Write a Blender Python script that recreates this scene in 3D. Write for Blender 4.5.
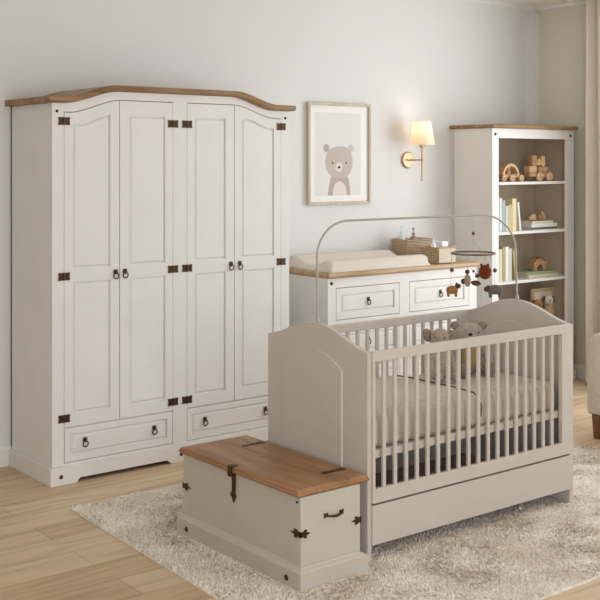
import bpy, math, random
from mathutils import Vector, Matrix, Euler
random.seed(7)
PI = math.pi
for o in list(bpy.data.objects): bpy.data.objects.remove(o)
S = bpy.context.scene
C = S.collection

# ------------------------------------------------------------------ camera, world, light, exposure
cam_d = bpy.data.cameras.new('camera'); cam = bpy.data.objects.new('camera', cam_d); C.objects.link(cam)
cam.location = (0, 0, 1.61)
cam.rotation_euler = (PI/2, 0, -math.atan2(.6195, .785))
cam_d.sensor_width = 36; cam_d.lens = 36*1105/600; cam_d.shift_y = -.2275
cam_d.clip_start = .05
S.camera = cam
S.view_settings.view_transform = 'Standard'; S.view_settings.look = 'None'
S.view_settings.gamma = 1; S.view_settings.use_curve_mapping = False
S.view_settings.exposure = 0.0
W = bpy.data.worlds.new('world'); S.world = W; W.use_nodes = True
W.node_tree.nodes['Background'].inputs[0].default_value = (.93, .95, 1.0, 1)
W.node_tree.nodes['Background'].inputs[1].default_value = 1.0

def area(name, loc, rot, sx, sy, power, col):
    l = bpy.data.lights.new(name, 'AREA'); l.shape = 'RECTANGLE'; l.size = sx; l.size_y = sy
    l.energy = power; l.color = col
    o = bpy.data.objects.new(name, l); C.objects.link(o); o.location = loc; o.rotation_euler = rot
    return o
# daylight through the window in the right wall (nearer the camera than the curtain) and fill light from an added, unseen window behind
area('window_daylight_right', (6.72, 3.15, 1.42), (0, PI/2, 0), 2.2, 2.6, 76, (.88, .955, 1.05))
area('rear_fill_light', (1.0, -1.12, 1.5), (PI/2, 0, 0), 3.6, 2.2, 84, (.90, .955, 1.03))

# ------------------------------------------------------------------ materials
def srgb(r, g, b):
    f = lambda c: (c/255/12.92 if c/255 <= .04045 else ((c/255+.055)/1.055)**2.4)
    return (f(r), f(g), f(b), 1)
def newmat(name):
    m = bpy.data.materials.new(name); m.use_nodes = True
    nt = m.node_tree; b = nt.nodes['Principled BSDF']
    return m, nt, b
def N(nt, t, **kw):
    n = nt.nodes.new(t)
    for k, v in kw.items(): setattr(n, k, v)
    return n
def mapped(nt, scale, rot=(0, 0, 0)):
    tc = N(nt, 'ShaderNodeTexCoord'); mp = N(nt, 'ShaderNodeMapping')
    mp.inputs['Scale'].default_value = scale; mp.inputs['Rotation'].default_value = rot
    nt.links.new(tc.outputs['Object'], mp.inputs['Vector']); return mp
def ramp(nt, stops):
    r = N(nt, 'ShaderNodeValToRGB'); e = r.color_ramp.elements
    e[0].position, e[0].color = stops[0]; e[1].position, e[1].color = stops[-1]
    for p, c in stops[1:-1]:
        n = e.new(p); n.color = c
    return r
def bump(nt, b, src, strength, dist=.01):
    bp = N(nt, 'ShaderNodeBump'); bp.inputs['Strength'].default_value = strength; bp.inputs['Distance'].default_value = dist
    nt.links.new(src, bp.inputs['Height']); nt.links.new(bp.outputs[0], b.inputs['Normal'])
def var(c, k): return (c[0]*k, c[1]*k, c[2]*k, 1)
def paint(name, col, rough=.5, k=.05, bs=.04, scale=(3, 3, 3), spec=.4):
    m, nt, b = newmat(name)
    n = N(nt, 'ShaderNodeTexNoise'); n.inputs['Scale'].default_value = 2; n.inputs['Detail'].default_value = 6
    nt.links.new(mapped(nt, scale).outputs[0], n.inputs['Vector'])
    r = ramp(nt, [(.3, var(col, 1-k)), (.7, var(col, 1+k*.4))])
    nt.links.new(n.outputs['Fac'], r.inputs[0]); nt.links.new(r.outputs[0], b.inputs['Base Color'])
    b.inputs['Roughness'].default_value = rough; b.inputs['Specular IOR Level'].default_value = spec
    n2 = N(nt, 'ShaderNodeTexNoise'); n2.inputs['Scale'].default_value = 60; n2.inputs['Detail'].default_value = 3
    nt.links.new(mapped(nt, (1, 1, 1)).outputs[0], n2.inputs['Vector'])
    bump(nt, b, n2.outputs['Fac'], bs, .004)
    return m
def wood(name, dark, mid, light, axis='x', rough=.45, fine=1.0):
    m, nt, b = newmat(name)
    sc = {'x': (1.2, 14, 14), 'y': (14, 1.2, 14), 'z': (14, 14, 1.2)}[axis]
    sc = tuple(s*fine for s in sc)
    mp = mapped(nt, sc)
    n = N(nt, 'ShaderNodeTexNoise'); n.inputs['Scale'].default_value = 1.3; n.inputs['Detail'].default_value = 8
    n.inputs['Roughness'].default_value = .6; n.inputs['Distortion'].default_value = .7
    nt.links.new(mp.outputs[0], n.inputs['Vector'])
    r = ramp(nt, [(.3, dark), (.5, mid), (.72, light)])
    nt.links.new(n.outputs['Fac'], r.inputs[0]); nt.links.new(r.outputs[0], b.inputs['Base Color'])
    b.inputs['Roughness'].default_value = rough
    bump(nt, b, n.outputs['Fac'], .12, .003)
    return m
def cloth(name, col, k=.12, scale=220, bs=.5, rough=.95):
    m, nt, b = newmat(name)
    n = N(nt, 'ShaderNodeTexNoise'); n.inputs['Scale'].default_value = scale; n.inputs['Detail'].default_value = 3
    nt.links.new(mapped(nt, (1, 1, 1)).outputs[0], n.inputs['Vector'])
    r = ramp(nt, [(.3, var(col, 1-k)), (.7, var(col, 1+k))])
    nt.links.new(n.outputs['Fac'], r.inputs[0]); nt.links.new(r.outputs[0], b.inputs['Base Color'])
    b.inputs['Roughness'].default_value = rough; b.inputs['Specular IOR Level'].default_value = .1
    b.inputs['Sheen Weight'].default_value = .15
    bump(nt, b, n.outputs['Fac'], bs, .002)
    return m
def metal(name, col, rough=.4):
    m, nt, b = newmat(name)
    n = N(nt, 'ShaderNodeTexNoise'); n.inputs['Scale'].default_value = 90
    nt.links.new(mapped(nt, (1, 1, 1)).outputs[0], n.inputs['Vector'])
    r = ramp(nt, [(.3, var(col, .75)), (.7, var(col, 1.2))])
    nt.links.new(n.outputs['Fac'], r.inputs[0]); nt.links.new(r.outputs[0], b.inputs['Base Color'])
    b.inputs['Metallic'].default_value = .85; b.inputs['Roughness'].default_value = rough
    return m

M = {}
M['wall'] = paint('wall_paint', srgb(228, 226, 221), .9, .02, .03, (.6, .6, .6), .2)
M['wall_side'] = paint('side_wall_paint', srgb(220, 214, 197), .9, .02, .03, (.6, .6, .6), .2)
M['ceiling'] = paint('ceiling_paint', srgb(240, 238, 232), .9, .02, .03, (.6, .6, .6), .2)
M['white'] = paint('white_furniture_paint', srgb(234, 230, 223), .42, .03)
M['crib'] = paint('greige_crib_paint', srgb(207, 198, 186), .42, .03)
M['chest'] = paint('cream_chest_paint', srgb(202, 194, 181), .5, .04)
M['interior_shade'] = paint('interior_shade_taupe', srgb(200, 182, 160), .6, .03)  # shade inside the white bookcase, put into the colour as taupe
M['pine'] = wood('waxed_pine_along_x', srgb(112, 80, 48), srgb(152, 116, 76), srgb(178, 142, 100), 'x')
M['pine_y'] = wood('waxed_pine_along_y', srgb(122, 84, 50), srgb(158, 114, 74), srgb(180, 136, 96), 'y')
M['pine_light'] = wood('light_waxed_oak', srgb(156, 124, 84), srgb(188, 154, 112), srgb(206, 176, 136), 'x')
M['toywood'] = wood('toy_beech', srgb(190, 150, 105), srgb(212, 175, 130), srgb(228, 196, 152), 'x', .5, 2)
M['toywood_dark'] = wood('toy_walnut', srgb(150, 112, 78), srgb(182, 142, 102), srgb(204, 166, 126), 'x', .5, 2)
M['hoopwood'] = wood('grey_brown_hoop', srgb(92, 76, 58), srgb(120, 102, 80), srgb(142, 124, 100), 'x', .5)
M['legwood'] = wood('walnut_leg', srgb(80, 45, 25), srgb(112, 66, 38), srgb(135, 84, 50), 'z', .4)
M['iron'] = metal('dark_bronze', srgb(84, 66, 48), .45)
M['brass'] = metal('brushed_brass', srgb(188, 154, 120), .35)
M['wire'] = paint('grey_enamel_wire', srgb(176, 170, 160), .4, .04, 0)
M['wicker'] = None

def floor_mat():
    m, nt, b = newmat('oak_plank_floor')
    mp = mapped(nt, (1, 1, 1))
    br = N(nt, 'ShaderNodeTexBrick'); br.offset = .37; br.offset_frequency = 2
    br.inputs['Scale'].default_value = 1; br.inputs['Brick Width'].default_value = 2.1; br.inputs['Row Height'].default_value = .19
    br.inputs['Mortar Size'].default_value = .0012; br.inputs['Mortar Smooth'].default_value = .2; br.inputs['Bias'].default_value = 0
    br.inputs['Color1'].default_value = srgb(206, 177, 141); br.inputs['Color2'].default_value = srgb(226, 201, 168)
    br.inputs['Mortar'].default_value = srgb(140, 112, 80)
    nt.links.new(mp.outputs[0], br.inputs['Vector'])
    mp2 = mapped(nt, (.9, 11, 1))
    n = N(nt, 'ShaderNodeTexNoise'); n.inputs['Scale'].default_value = 2; n.inputs['Detail'].default_value = 8; n.inputs['Distortion'].default_value = .8
    nt.links.new(mp2.outputs[0], n.inputs['Vector'])
    r = ramp(nt, [(.3, (.76, .72, .67, 1)), (.5, (.95, .95, .94, 1)), (.75, (1.08, 1.07, 1.05, 1))])
    nt.links.new(n.outputs['Fac'], r.inputs[0])
    mx = N(nt, 'ShaderNodeMix', data_type='RGBA', blend_type='MULTIPLY'); mx.inputs[0].default_value = 1
    nt.links.new(br.outputs['Color'], mx.inputs[6]); nt.links.new(r.outputs[0], mx.inputs[7])
    nt.links.new(mx.outputs[2], b.inputs['Base Color'])
    b.inputs['Roughness'].default_value = .5; b.inputs['Specular IOR Level'].default_value = .35
    bump(nt, b, n.outputs['Fac'], .06, .002)
    return m
M['floor'] = floor_mat()

def rug_mat():
    m, nt, b = newmat('shaggy_rug_pile')
    n = N(nt, 'ShaderNodeTexNoise'); n.inputs['Scale'].default_value = 3.2; n.inputs['Detail'].default_value = 5
    nt.links.new(mapped(nt, (1, 1, 1)).outputs[0], n.inputs['Vector'])
    r = ramp(nt, [(.32, srgb(226, 212, 195)), (.5, srgb(240, 229, 214)), (.66, srgb(250, 242, 230))])
    nt.links.new(n.outputs['Fac'], r.inputs[0])
    n2 = N(nt, 'ShaderNodeTexNoise'); n2.inputs['Scale'].default_value = 60; n2.inputs['Detail'].default_value = 2
    nt.links.new(mapped(nt, (1, 1, 1)).outputs[0], n2.inputs['Vector'])
    r2 = ramp(nt, [(.3, (.84, .83, .81, 1)), (.65, (1.05, 1.05, 1.05, 1))])
    nt.links.new(n2.outputs['Fac'], r2.inputs[0])
    mx = N(nt, 'ShaderNodeMix', data_type='RGBA', blend_type='MULTIPLY'); mx.inputs[0].default_value = 1
    nt.links.new(r.outputs[0], mx.inputs[6]); nt.links.new(r2.outputs[0], mx.inputs[7])
    nt.links.new(mx.outputs[2], b.inputs['Base Color'])
    b.inputs['Roughness'].default_value = 1; b.inputs['Specular IOR Level'].default_value = .05
    return m
M['rug'] = rug_mat()

def wicker_mat():
    m, nt, b = newmat('woven_wicker')
    w = N(nt, 'ShaderNodeTexWave'); w.bands_direction = 'Z'; w.inputs['Scale'].default_value = 30; w.inputs['Distortion'].default_value = 1.5; w.inputs['Detail'].default_value = 2
    nt.links.new(mapped(nt, (1, 1, 1)).outputs[0], w.inputs['Vector'])
    r = ramp(nt, [(.1, srgb(158, 130, 98)), (.8, srgb(208, 184, 152))])
    nt.links.new(w.outputs['Fac'], r.inputs[0]); nt.links.new(r.outputs[0], b.inputs['Base Color'])
    b.inputs['Roughness'].default_value = .85
    bump(nt, b, w.outputs['Fac'], .6, .004)
    return m
M['wicker'] = wicker_mat()
M['canvas'] = cloth('basket_canvas', srgb(214, 198, 178))
M['pad'] = cloth('changing_pad_cotton', srgb(222, 212, 197), .03, 120, .15)
M['quilt'] = cloth('beige_quilt', srgb(208, 197, 182), .06, 160, .3)
M['piping'] = cloth('dark_piping', srgb(96, 84, 72))
M['curtain'] = cloth('beige_curtain_linen', srgb(219, 208, 191), .04, 200, .2)
M['armchair'] = cloth('cream_boucle', srgb(208, 194, 176), .08, 130, .8)
M['plush'] = cloth('grey_plush', srgb(176, 163, 150), .2, 90, 1.0)
M['plush_dark'] = cloth('taupe_plush', srgb(152, 137, 122), .2, 90, 1.0)
M['plush_tan'] = cloth('tan_plush', srgb(172, 146, 108), .15, 90, .8)
M['plush_pale'] = cloth('pale_plush', srgb(206, 196, 182), .12, 90, .8)
M['black'] = paint('black_plastic', srgb(28, 24, 22), .3, .02, 0)
M['bottle_clear'] = paint('pale_translucent_plastic', srgb(226, 226, 220), .2, .02, 0)
M['ceramic'] = paint('white_ceramic', srgb(240, 238, 233), .2, .02, 0)
M['taupe_bottle'] = paint('taupe_bottle', srgb(166, 142, 118), .3, .02, 0)
M['art_frame'] = wood('pale_frame_oak', srgb(176, 158, 134), srgb(198, 182, 158), srgb(212, 198, 176), 'z', .5)
M['mat_board'] = paint('white_mount_board', srgb(244, 241, 234), .9, .01, 0)
M['art_paper'] = paint('print_paper', srgb(230, 225, 217), .9, .01, 0)
M['bear_fill'] = paint('print_bear_grey', srgb(200, 188, 176), .9, .05, 0, (20, 20, 20))
M['bear_dark'] = paint('print_bear_body', srgb(186, 174, 162), .9, .05, 0, (20, 20, 20))
M['bear_ear'] = paint('print_bear_ear', srgb(206, 202, 194), .9, .03, 0)
M['bear_light'] = paint('print_bear_belly', srgb(228, 218, 206), .9, .02, 0)
M['ink'] = paint('print_ink', srgb(30, 27, 26), .8, .01, 0)
M['felt_red'] = cloth('rust_felt', srgb(112, 50, 28), .25, 120)
M['felt_tan'] = cloth('tan_felt', srgb(160, 114, 70), .15, 120)
M['felt_brown'] = cloth('brown_felt', srgb(92, 68, 52), .15, 120)
M['felt_grey'] = cloth('grey_felt', srgb(112, 104, 98), .15, 120)
M['felt_beige'] = cloth('beige_felt', srgb(160, 142, 124), .15, 120)
M['bead_brown'] = paint('brown_bead', srgb(104, 84, 72), .5, .05, 0)
M['bead_blue'] = paint('pale_blue_bead', srgb(150, 168, 178), .5, .05, 0)
M['thread'] = paint('thread', srgb(190, 182, 170), .8, .01, 0)
M['drawer_inside'] = wood('crib_drawer_bottom', srgb(140, 118, 96), srgb(165, 142, 116), srgb(184, 160, 132), 'x')
M['page'] = paint('book_pages', srgb(236, 228, 210), .9, .04, 0)

def shade_mat():
    m, nt, b = newmat('lit_lamp_shade')
    b.inputs['Base Color'].default_value = srgb(250, 240, 222)
    b.inputs['Roughness'].default_value = .9
    tr = N(nt, 'ShaderNodeBsdfTranslucent'); tr.inputs[0].default_value = srgb(255, 246, 226)
    mx = N(nt, 'ShaderNodeMixShader'); mx.inputs[0].default_value = .55
    out = nt.nodes['Material Output']
    n = N(nt, 'ShaderNodeTexNoise'); n.inputs['Scale'].default_value = 150
    nt.links.new(mapped(nt, (1, 1, .1)).outputs[0], n.inputs['Vector']); bump(nt, b, n.outputs['Fac'], .1, .002)
    nt.links.new(b.outputs[0], mx.inputs[1]); nt.links.new(tr.outputs[0], mx.inputs[2]); nt.links.new(mx.outputs[0], out.inputs[0])
    return m
M['shade'] = shade_mat()
def bulb_mat():
    m, nt, b = newmat('lit_bulb')
    b.inputs['Emission Color'].default_value = (1, .86, .70, 1); b.inputs['Emission Strength'].default_value = 3
    return m
M['bulb'] = bulb_mat()

# ------------------------------------------------------------------ mesh helpers
def lerp(a, b, t): return a+(b-a)*t
def ss(t): t = max(0, min(1, t)); return t*t*(3-2*t)
class MB:
    def __init__(s): s.v = []; s.f = []
    def add(s, vs, fs):
        k = len(s.v); s.v += [tuple(v) for v in vs]; s.f += [tuple(i+k for i in f) for f in fs]; return s
    def box(s, x0, x1, y0, y1, z0, z1):
        return s.add([(x0,y0,z0),(x1,y0,z0),(x1,y1,z0),(x0,y1,z0),(x0,y0,z1),(x1,y0,z1),(x1,y1,z1),(x0,y1,z1)],
              [(0,3,2,1),(4,5,6,7),(0,1,5,4),(1,2,6,5),(2,3,7,6),(3,0,4,7)])
    def loft(s, loops, cap=True):
        n = len(loops[0]); vs = [p for l in loops for p in l]; fs = []
        for i in range(len(loops)-1):
            for j in range(n):
                a = i*n+j; b = i*n+(j+1) % n
                fs.append((a, b, b+n, a+n))
        if cap:
            fs.append(tuple(reversed(range(n)))); fs.append(tuple((len(loops)-1)*n+j for j in range(n)))
        return s.add(vs, fs)
    def prismY(s, poly, y0, y1): return s.loft([[(x, y0, z) for x, z in poly], [(x, y1, z) for x, z in poly]])
    def prismX(s, poly, x0, x1): return s.loft([[(x0, y, z) for y, z in poly], [(x1, y, z) for y, z in poly]])
    def prismZ(s, poly, z0, z1): return s.loft([[(x, y, z0) for x, y in poly], [(x, y, z1) for x, y in poly]])
    def tube(s, pts, r, n=8):
        pts = [Vector(p) for p in pts]; loops = []; up = None
        for i, p in enumerate(pts):
            t = (pts[min(i+1, len(pts)-1)]-pts[max(i-1, 0)]).normalized()
            if up is None: up = Vector((0, 0, 1)) if abs(t.z) < .9 else Vector((1, 0, 0))
            a = t.cross(up).normalized(); b = a.cross(t).normalized(); up = b
            rr = r[i] if isinstance(r, (list, tuple)) else r
            loops.append([p+a*math.cos(2*PI*k/n)*rr+b*math.sin(2*PI*k/n)*rr for k in range(n)])
        return s.loft(loops)
    def ring(s, c, R, r, ax='y', n=24, m=8, a0=0, a1=2*PI):
        c = Vector(c); vs = []; fs = []
        for i in range(n):
            a = 2*PI*i/n
            for j in range(m):
                b = 2*PI*j/m; rad = R+r*math.cos(b); h = r*math.sin(b)
                u, w = rad*math.cos(a), rad*math.sin(a)
                vs.append(c+Vector({'x': (h, u, w), 'y': (u, h, w), 'z': (u, w, h)}[ax]))
        for i in range(n):
            for j in range(m):
                fs.append((i*m+j, i*m+(j+1) % m, ((i+1) % n)*m+(j+1) % m, ((i+1) % n)*m+j))
        return s.add(vs, fs)
    def lathe(s, prof, c, ax='z', n=24):
        c = Vector(c); loops = []
        for r, h in prof:
            r = max(r, .0001); l = []
            for k in range(n):
                u, w = r*math.cos(2*PI*k/n), r*math.sin(2*PI*k/n)
                l.append(c+Vector({'z': (u, w, h), 'x': (h, u, w), 'y': (u, h, w)}[ax]))
            loops.append(l)
        return s.loft(loops)
    def ball(s, c, r, rot=None, n=16, m=10, fn=None):
        if not isinstance(r, (tuple, list)): r = (r, r, r)
        c = Vector(c); R = Euler(rot).to_matrix() if rot else Matrix.Identity(3); loops = []
        for i in range(m+1):
            t = -PI/2+PI*i/m; l = []
            for k in range(n):
                a = 2*PI*k/n
                ct = max(math.cos(t), .002)
                p = Vector((ct*math.cos(a)*r[0], ct*math.sin(a)*r[1], math.sin(t)*r[2]))
                if fn: p = fn(p)
                l.append(c+R@p)
            loops.append(l)
        return s.loft(loops)
    def build(s, name, mat, parent=None, smooth=False, bevel=0, seg=2, angle=40, sub=0):
        me = bpy.data.meshes.new(name); off = Vector((0, 0, 0)); p = parent
        while p: off += p.location; p = p.parent
        me.from_pydata([tuple(Vector(v)-off) for v in s.v], [], s.f); me.validate(); me.update()
        import bmesh
        bm = bmesh.new(); bm.from_mesh(me); bmesh.ops.recalc_face_normals(bm, faces=bm.faces); bm.to_mesh(me); bm.free()
        me.materials.append(mat)
        if smooth:
            me.shade_smooth(); me.set_sharp_from_angle(angle=math.radians(angle))
        o = bpy.data.objects.new(name, me); C.objects.link(o)
        if parent: o.parent = parent
        if bevel:
            b = o.modifiers.new('bevel', 'BEVEL'); b.width = bevel; b.segments = seg; b.limit_method = 'ANGLE'; b.angle_limit = math.radians(35)
        if sub:
            b = o.modifiers.new('sub', 'SUBSURF'); b.levels = sub; b.render_levels = sub
        return o
def thing(name, loc, label, cat, group=None):
    o = bpy.data.objects.new(name, None); o.empty_display_size = .1; C.objects.link(o); o.location = loc
    return tag(o, label, cat, group)
def tag(o, label, cat, group=None):
    o['label'] = label; o['category'] = cat
    if group: o['group'] = group
    return o
def struct(o): o['kind'] = 'structure'; return o
def copy_tree(o, parent=None):
    c = o.copy(); C.objects.link(c)
    if parent: c.parent = parent
    for ch in list(o.children): copy_tree(ch, c)
    return c

# ------------------------------------------------------------------ the room
RX, RY, LX, NY, CZ = 6.766, 5.60, -1.2, -1.2, 2.82
struct(MB().box(LX, RX, NY, RY, -.1, 0).build('floor', M['floor']))
struct(MB().box(LX-.1, RX+.1, NY-.1, RY+.1, CZ, CZ+.1).build('ceiling', M['ceiling']))
struct(MB().box(LX-.1, RX+.1, RY, RY+.1, -.1, CZ).build('wall_back', M['wall']))
struct(MB().box(LX-.1, LX, NY, RY, -.1, CZ).build('wall_left', M['wall']))
w = MB(); w.box(RX, RX+.1, NY, 1.8, -.1, CZ).box(RX, RX+.1, 4.5, RY, -.1, CZ).box(RX, RX+.1, 1.8, 4.5, -.1, .25).box(RX, RX+.1, 1.8, 4.5, 2.6, CZ)
struct(w.build('wall_right', M['wall_side']))
w = MB(); w.box(LX, -.9, NY-.1, NY, -.1, CZ).box(2.9, RX, NY-.1, NY, -.1, CZ).box(-.9, 2.9, NY-.1, NY, -.1, .3).box(-.9, 2.9, NY-.1, NY, 2.6, CZ)
struct(w.build('wall_front', M['wall']))
w = MB()
for y in (1.8, 3.13, 4.45): w.box(RX+.02, RX+.07, y, y+.05, .25, 2.6)
w.box(RX+.02, RX+.07, 1.8, 4.5, .25, .3).box(RX+.02, RX+.07, 1.8, 4.5, 2.55, 2.6)
struct(w.build('window_1', M['white']))
w = MB()
for x in (-.9, .35, 1.6, 2.85): w.box(x, x+.05, NY-.07, NY-.02, .3, 2.6)
w.box(-.9, 2.9, NY-.07, NY-.02, .3, .35).box(-.9, 2.9, NY-.07, NY-.02, 2.55, 2.6)
struct(w.build('added_rear_window', M['white']))  # unseen rear window, added around the fill light
bbp = [(0, 0), (.016, 0), (.016, .085), (.010, .095), (.006, .105), (0, .105)]
struct(MB().prismX([(RY-a, b) for a, b in bbp], LX, RX).build('baseboard_back', M['white']))
struct(MB().prismY([(RX-a, b) for a, b in bbp], NY, RY-.016).build('baseboard_right', M['white']))
cr = [(0, 0), (.022, 0), (.020, -.006), (.010, -.014), (.006, -.020), (0, -.022)]
struct(MB().prismX([(RY-a, CZ+b) for a, b in cr], LX, RX).build('trim_1', M['ceiling']))
struct(MB().prismY([(RX-a, CZ+b) for a, b in cr], NY, RY).build('trim_2', M['ceiling']))
struct(MB().box(6.655, RX, RY-.02, RY, .105, CZ-.05).build('trim_3', M['wall']))

# ------------------------------------------------------------------ hardware
def pull(parent, x, y, z):
    """ring pull on a face looking towards -Y"""
    m = MB()
    pl = [(-.015, .0), (-.009, -.004), (-.006, -.012), (.006, -.012), (.009, -.004), (.015, 0), (.009, .006), (.014, .014), (.006, .012), (0, .016), (-.006, .012), (-.014, .014), (-.009, .006)]
    m.prismY([(x+a, z+.012+b) for a, b in pl], y-.004, y)
    m.ball((x, y-.008, z+.008), (.006, .006, .006), n=8, m=6)
    m.ring((x, y-.010, z-.006), .0145, .0032, 'y', 20, 6)
    return m.build('ring_pull', M['iron'], parent, smooth=True)
def hinge(parent, x, y, z, s=1):
    m = MB()
    half = [(.004, -.019), (.014, -.019), (.016, -.015), (.019, -.020), (.031, -.020), (.032, -.010), (.028, -.005), (.032, 0), (.028, .005), (.032, .010), (.031, .020), (.019, .020), (.016, .015), (.014, .019), (.004, .019)]
    for sg in (1, -1): m.prismY([(x+sg*a*s, z+b*s) for a, b in half], y-.003, y)
    m.lathe([(.004*s, -.02*s), (.004*s, .02*s)], (x, y-.003, z), 'z', 8)
    return m.build('hinge', M['iron'], parent)
def stud(parent, c, ax='y', r=.011):
    m = MB(); sg = -1
    m.lathe([(r, 0), (r*.9, sg*.003), (r*.5, sg*.006), (0, sg*.007)], c, ax, 12)
    return m.build('stud', M['iron'], parent, smooth=True)
def field(m, x0, x1, z0, top, y, rec=.010, gap=.013, n=1):
    """recessed panel floor with a raised bevelled field, face towards -Y at y"""
    xs = [lerp(x0, x1, i/n) for i in range(n+1)]
    tf = top if callable(top) else (lambda x: top)
    back = [(x0, z0), (x1, z0)]+[(x, tf(x)) for x in reversed(xs)]
    m.prismY(back, y+rec, y+rec+.006)
    def loop(g, yy):
        xa, xb = x0+g, x1-g
        return [(xa, yy, z0+g), (xb, yy, z0+g)]+[(x, yy, tf(x)-g) for x in [lerp(xb, xa, i/n) for i in range(n+1)]]
    m.loft([loop(gap*.35, y+rec+.001), loop(gap, y+.003), loop(gap+.003, y+.002)])
def drawer_front(parent, x0, x1, z0, z1, y, pulls, mat, b=.032):
    m = MB()
    m.box(x0, x1, y, y+.02, z0, z0+b).box(x0, x1, y, y+.02, z1-b, z1).box(x0, x0+b, y, y+.02, z0+b, z1-b).box(x1-b, x1, y, y+.02, z0+b, z1-b)
    field(m, x0+b, x1-b, z0+b, z1-b, y)
    d = m.build('drawer', mat, parent)
    for px in pulls: pull(d, px, y+.003, (z0+z1)/2)
    return d

# ------------------------------------------------------------------ wardrobe
def hump(lo, hi, a, b, c, d): return lambda x: lo+(hi-lo)*(ss((x-a)/(b-a))*(1-ss((x-c)/(d-c))))
wt = thing('wardrobe', (3.18, 5.34, 0), 'large white four-door wardrobe with arched oak-brown cornice, two drawers below and black iron hinges', 'wardrobe')
Y = 5.09; X0, X1 = 2.442, 3.937
cb = hump(1.914, 1.983, 2.50, 2.82, 3.52, 3.82); ct = hump(1.946, 2.014, 2.49, 2.80, 3.54, 3.84); dt = hump(1.870, 1.940, 2.53, 2.83, 3.54, 3.84)
def strip(x0, x1, lo, hi, n=24):
    xs = [lerp(x0, x1, i/n) for i in range(n+1)]
    return [(x, lo(x) if callable(lo) else lo) for x in xs]+[(x, hi(x) if callable(hi) else hi) for x in reversed(xs)]
m = MB()
m.box(X0, X0+.02, Y+.02, 5.585, .02, 1.914).box(X1-.02, X1, Y+.02, 5.585, .02, 1.914).box(X0, X1, 5.57, 5.59, .1, 1.914)
m.box(X0, X0+.065, Y, Y+.02, .09, 1.8705).box(3.877, X1, Y, Y+.02, .09, 1.8705).box(3.146, 3.235, Y, Y+.02, .09, 1.9405)
m.box(X0+.065, 3.877, Y+.001, Y+.02, .085, .103)
m.prismY(strip(X0, X1, dt, cb, 60), Y, Y+.02)
m.prismY(strip(X0+.02, X1-.02, 1.80, cb, 60), Y+.035, Y+.045)
m.box(X0+.02, X1-.02, Y+.04, Y+.05, .1, 1.8)
m.box(X0+.065, 3.877, Y+.012, Y+.03, .26, .29)
m.build('carcass', M['white'], wt, bevel=.0015)
m = MB(); d0, d1 = 2.428, 3.951; yf = 5.076
m.prismY([(d0, 0), (2.572, 0), (2.590, .022), (3.102, .022), (3.132, 0), (3.25, 0), (3.28, .022), (3.79, .022), (3.808, 0), (d1, 0), (d1, .078), (d1-.012, .09), (d0+.012, .09), (d0, .078)], yf, Y)
for xa, xb in ((d0, X0), (X1, d1)): m.prismX([(Y, 0), (5.16, 0), (5.18, .0), (5.5, .0), (5.59, 0), (5.59, .09), (Y, .09)], xa, xb)
m.build('plinth', M['white'], wt, bevel=.002)
m = MB()
ns = 60; xs = [lerp(2.412, 3.958, i/ns) for i in range(ns+1)]
prof = []
for (yy, lo, hi) in ((5.052, .010, -.010), (5.046, .018, -.004), (5.050, .0, .0)): pass
loops = []
sec = [(5.068, 0), (5.056, .006), (5.052, .014), (5.052, .026), (5.060, None), (5.595, None), (5.595, 0)]
for x in xs:
    l = []
    for yy, h in sec:
        z = cb(x)+.001+h if h is not None else ct(x)
        l.append((x, yy, min(z, ct(x))))
    loops.append(l)
m.loft(loops)
m.build('cornice', M['pine'], wt, smooth=True, angle=30)
def door(x0, x1, px0, px1, arched, ptop, hinge_x, pull_x):
    g = .002; x0 += g; x1 -= g; m = MB(); top = (lambda x: dt(x)-.004); zb = .284
    m.prismY(strip(x0, px0, zb, top, 8), Y, Y+.022); m.prismY(strip(px1, x1, zb, top, 8), Y, Y+.022)
    m.prismY(strip(px0, px1, zb, .348, 1), Y, Y+.022); m.prismY(strip(px0, px1, 1.011, 1.079, 1), Y, Y+.022)
    m.prismY(strip(px0, px1, ptop, top, 20), Y, Y+.022)
    field(m, px0, px1, .348, 1.011, Y); field(m, px0, px1, 1.079, ptop, Y, n=20)
    d = m.build('door', M['white'], wt)
    for z in (1.823, 1.042, .328): hinge(d, hinge_x, Y-.001, z)
    pull(d, pull_x, Y, 1.035)
xm1, xm2 = 2.822, 3.549
door(2.507, xm1, 2.557, 2.768, True, lambda x: 1.812+.049*ss((x-2.59)/.17), 2.507, 2.798)
door(xm1, 3.146, 2.882, 3.098, False, lambda x: 1.860, 3.146, 2.853)
door(3.235, xm2, 3.285, 3.489, False, lambda x: 1.860, 3.235, 3.524)
door(xm2, 3.877, 3.600, 3.826, True, lambda x: 1.861-.049*ss((x-3.63)/.17), 3.877, 3.585)
drawer_front(wt, 2.5105, 3.1425, .1065, .2765, Y, (2.624, 3.030), M['white'])
drawer_front(wt, 3.238, 3.874, .106, .277, Y, (3.352, 3.765), M['white'])
for x, z in ((2.485, .042), (3.191, .042), (3.9, .042)): stud(wt, (x, yf, z))
for x in (2.469, 3.908): stud(wt, (x, Y, 1.873), r=.008)

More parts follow.
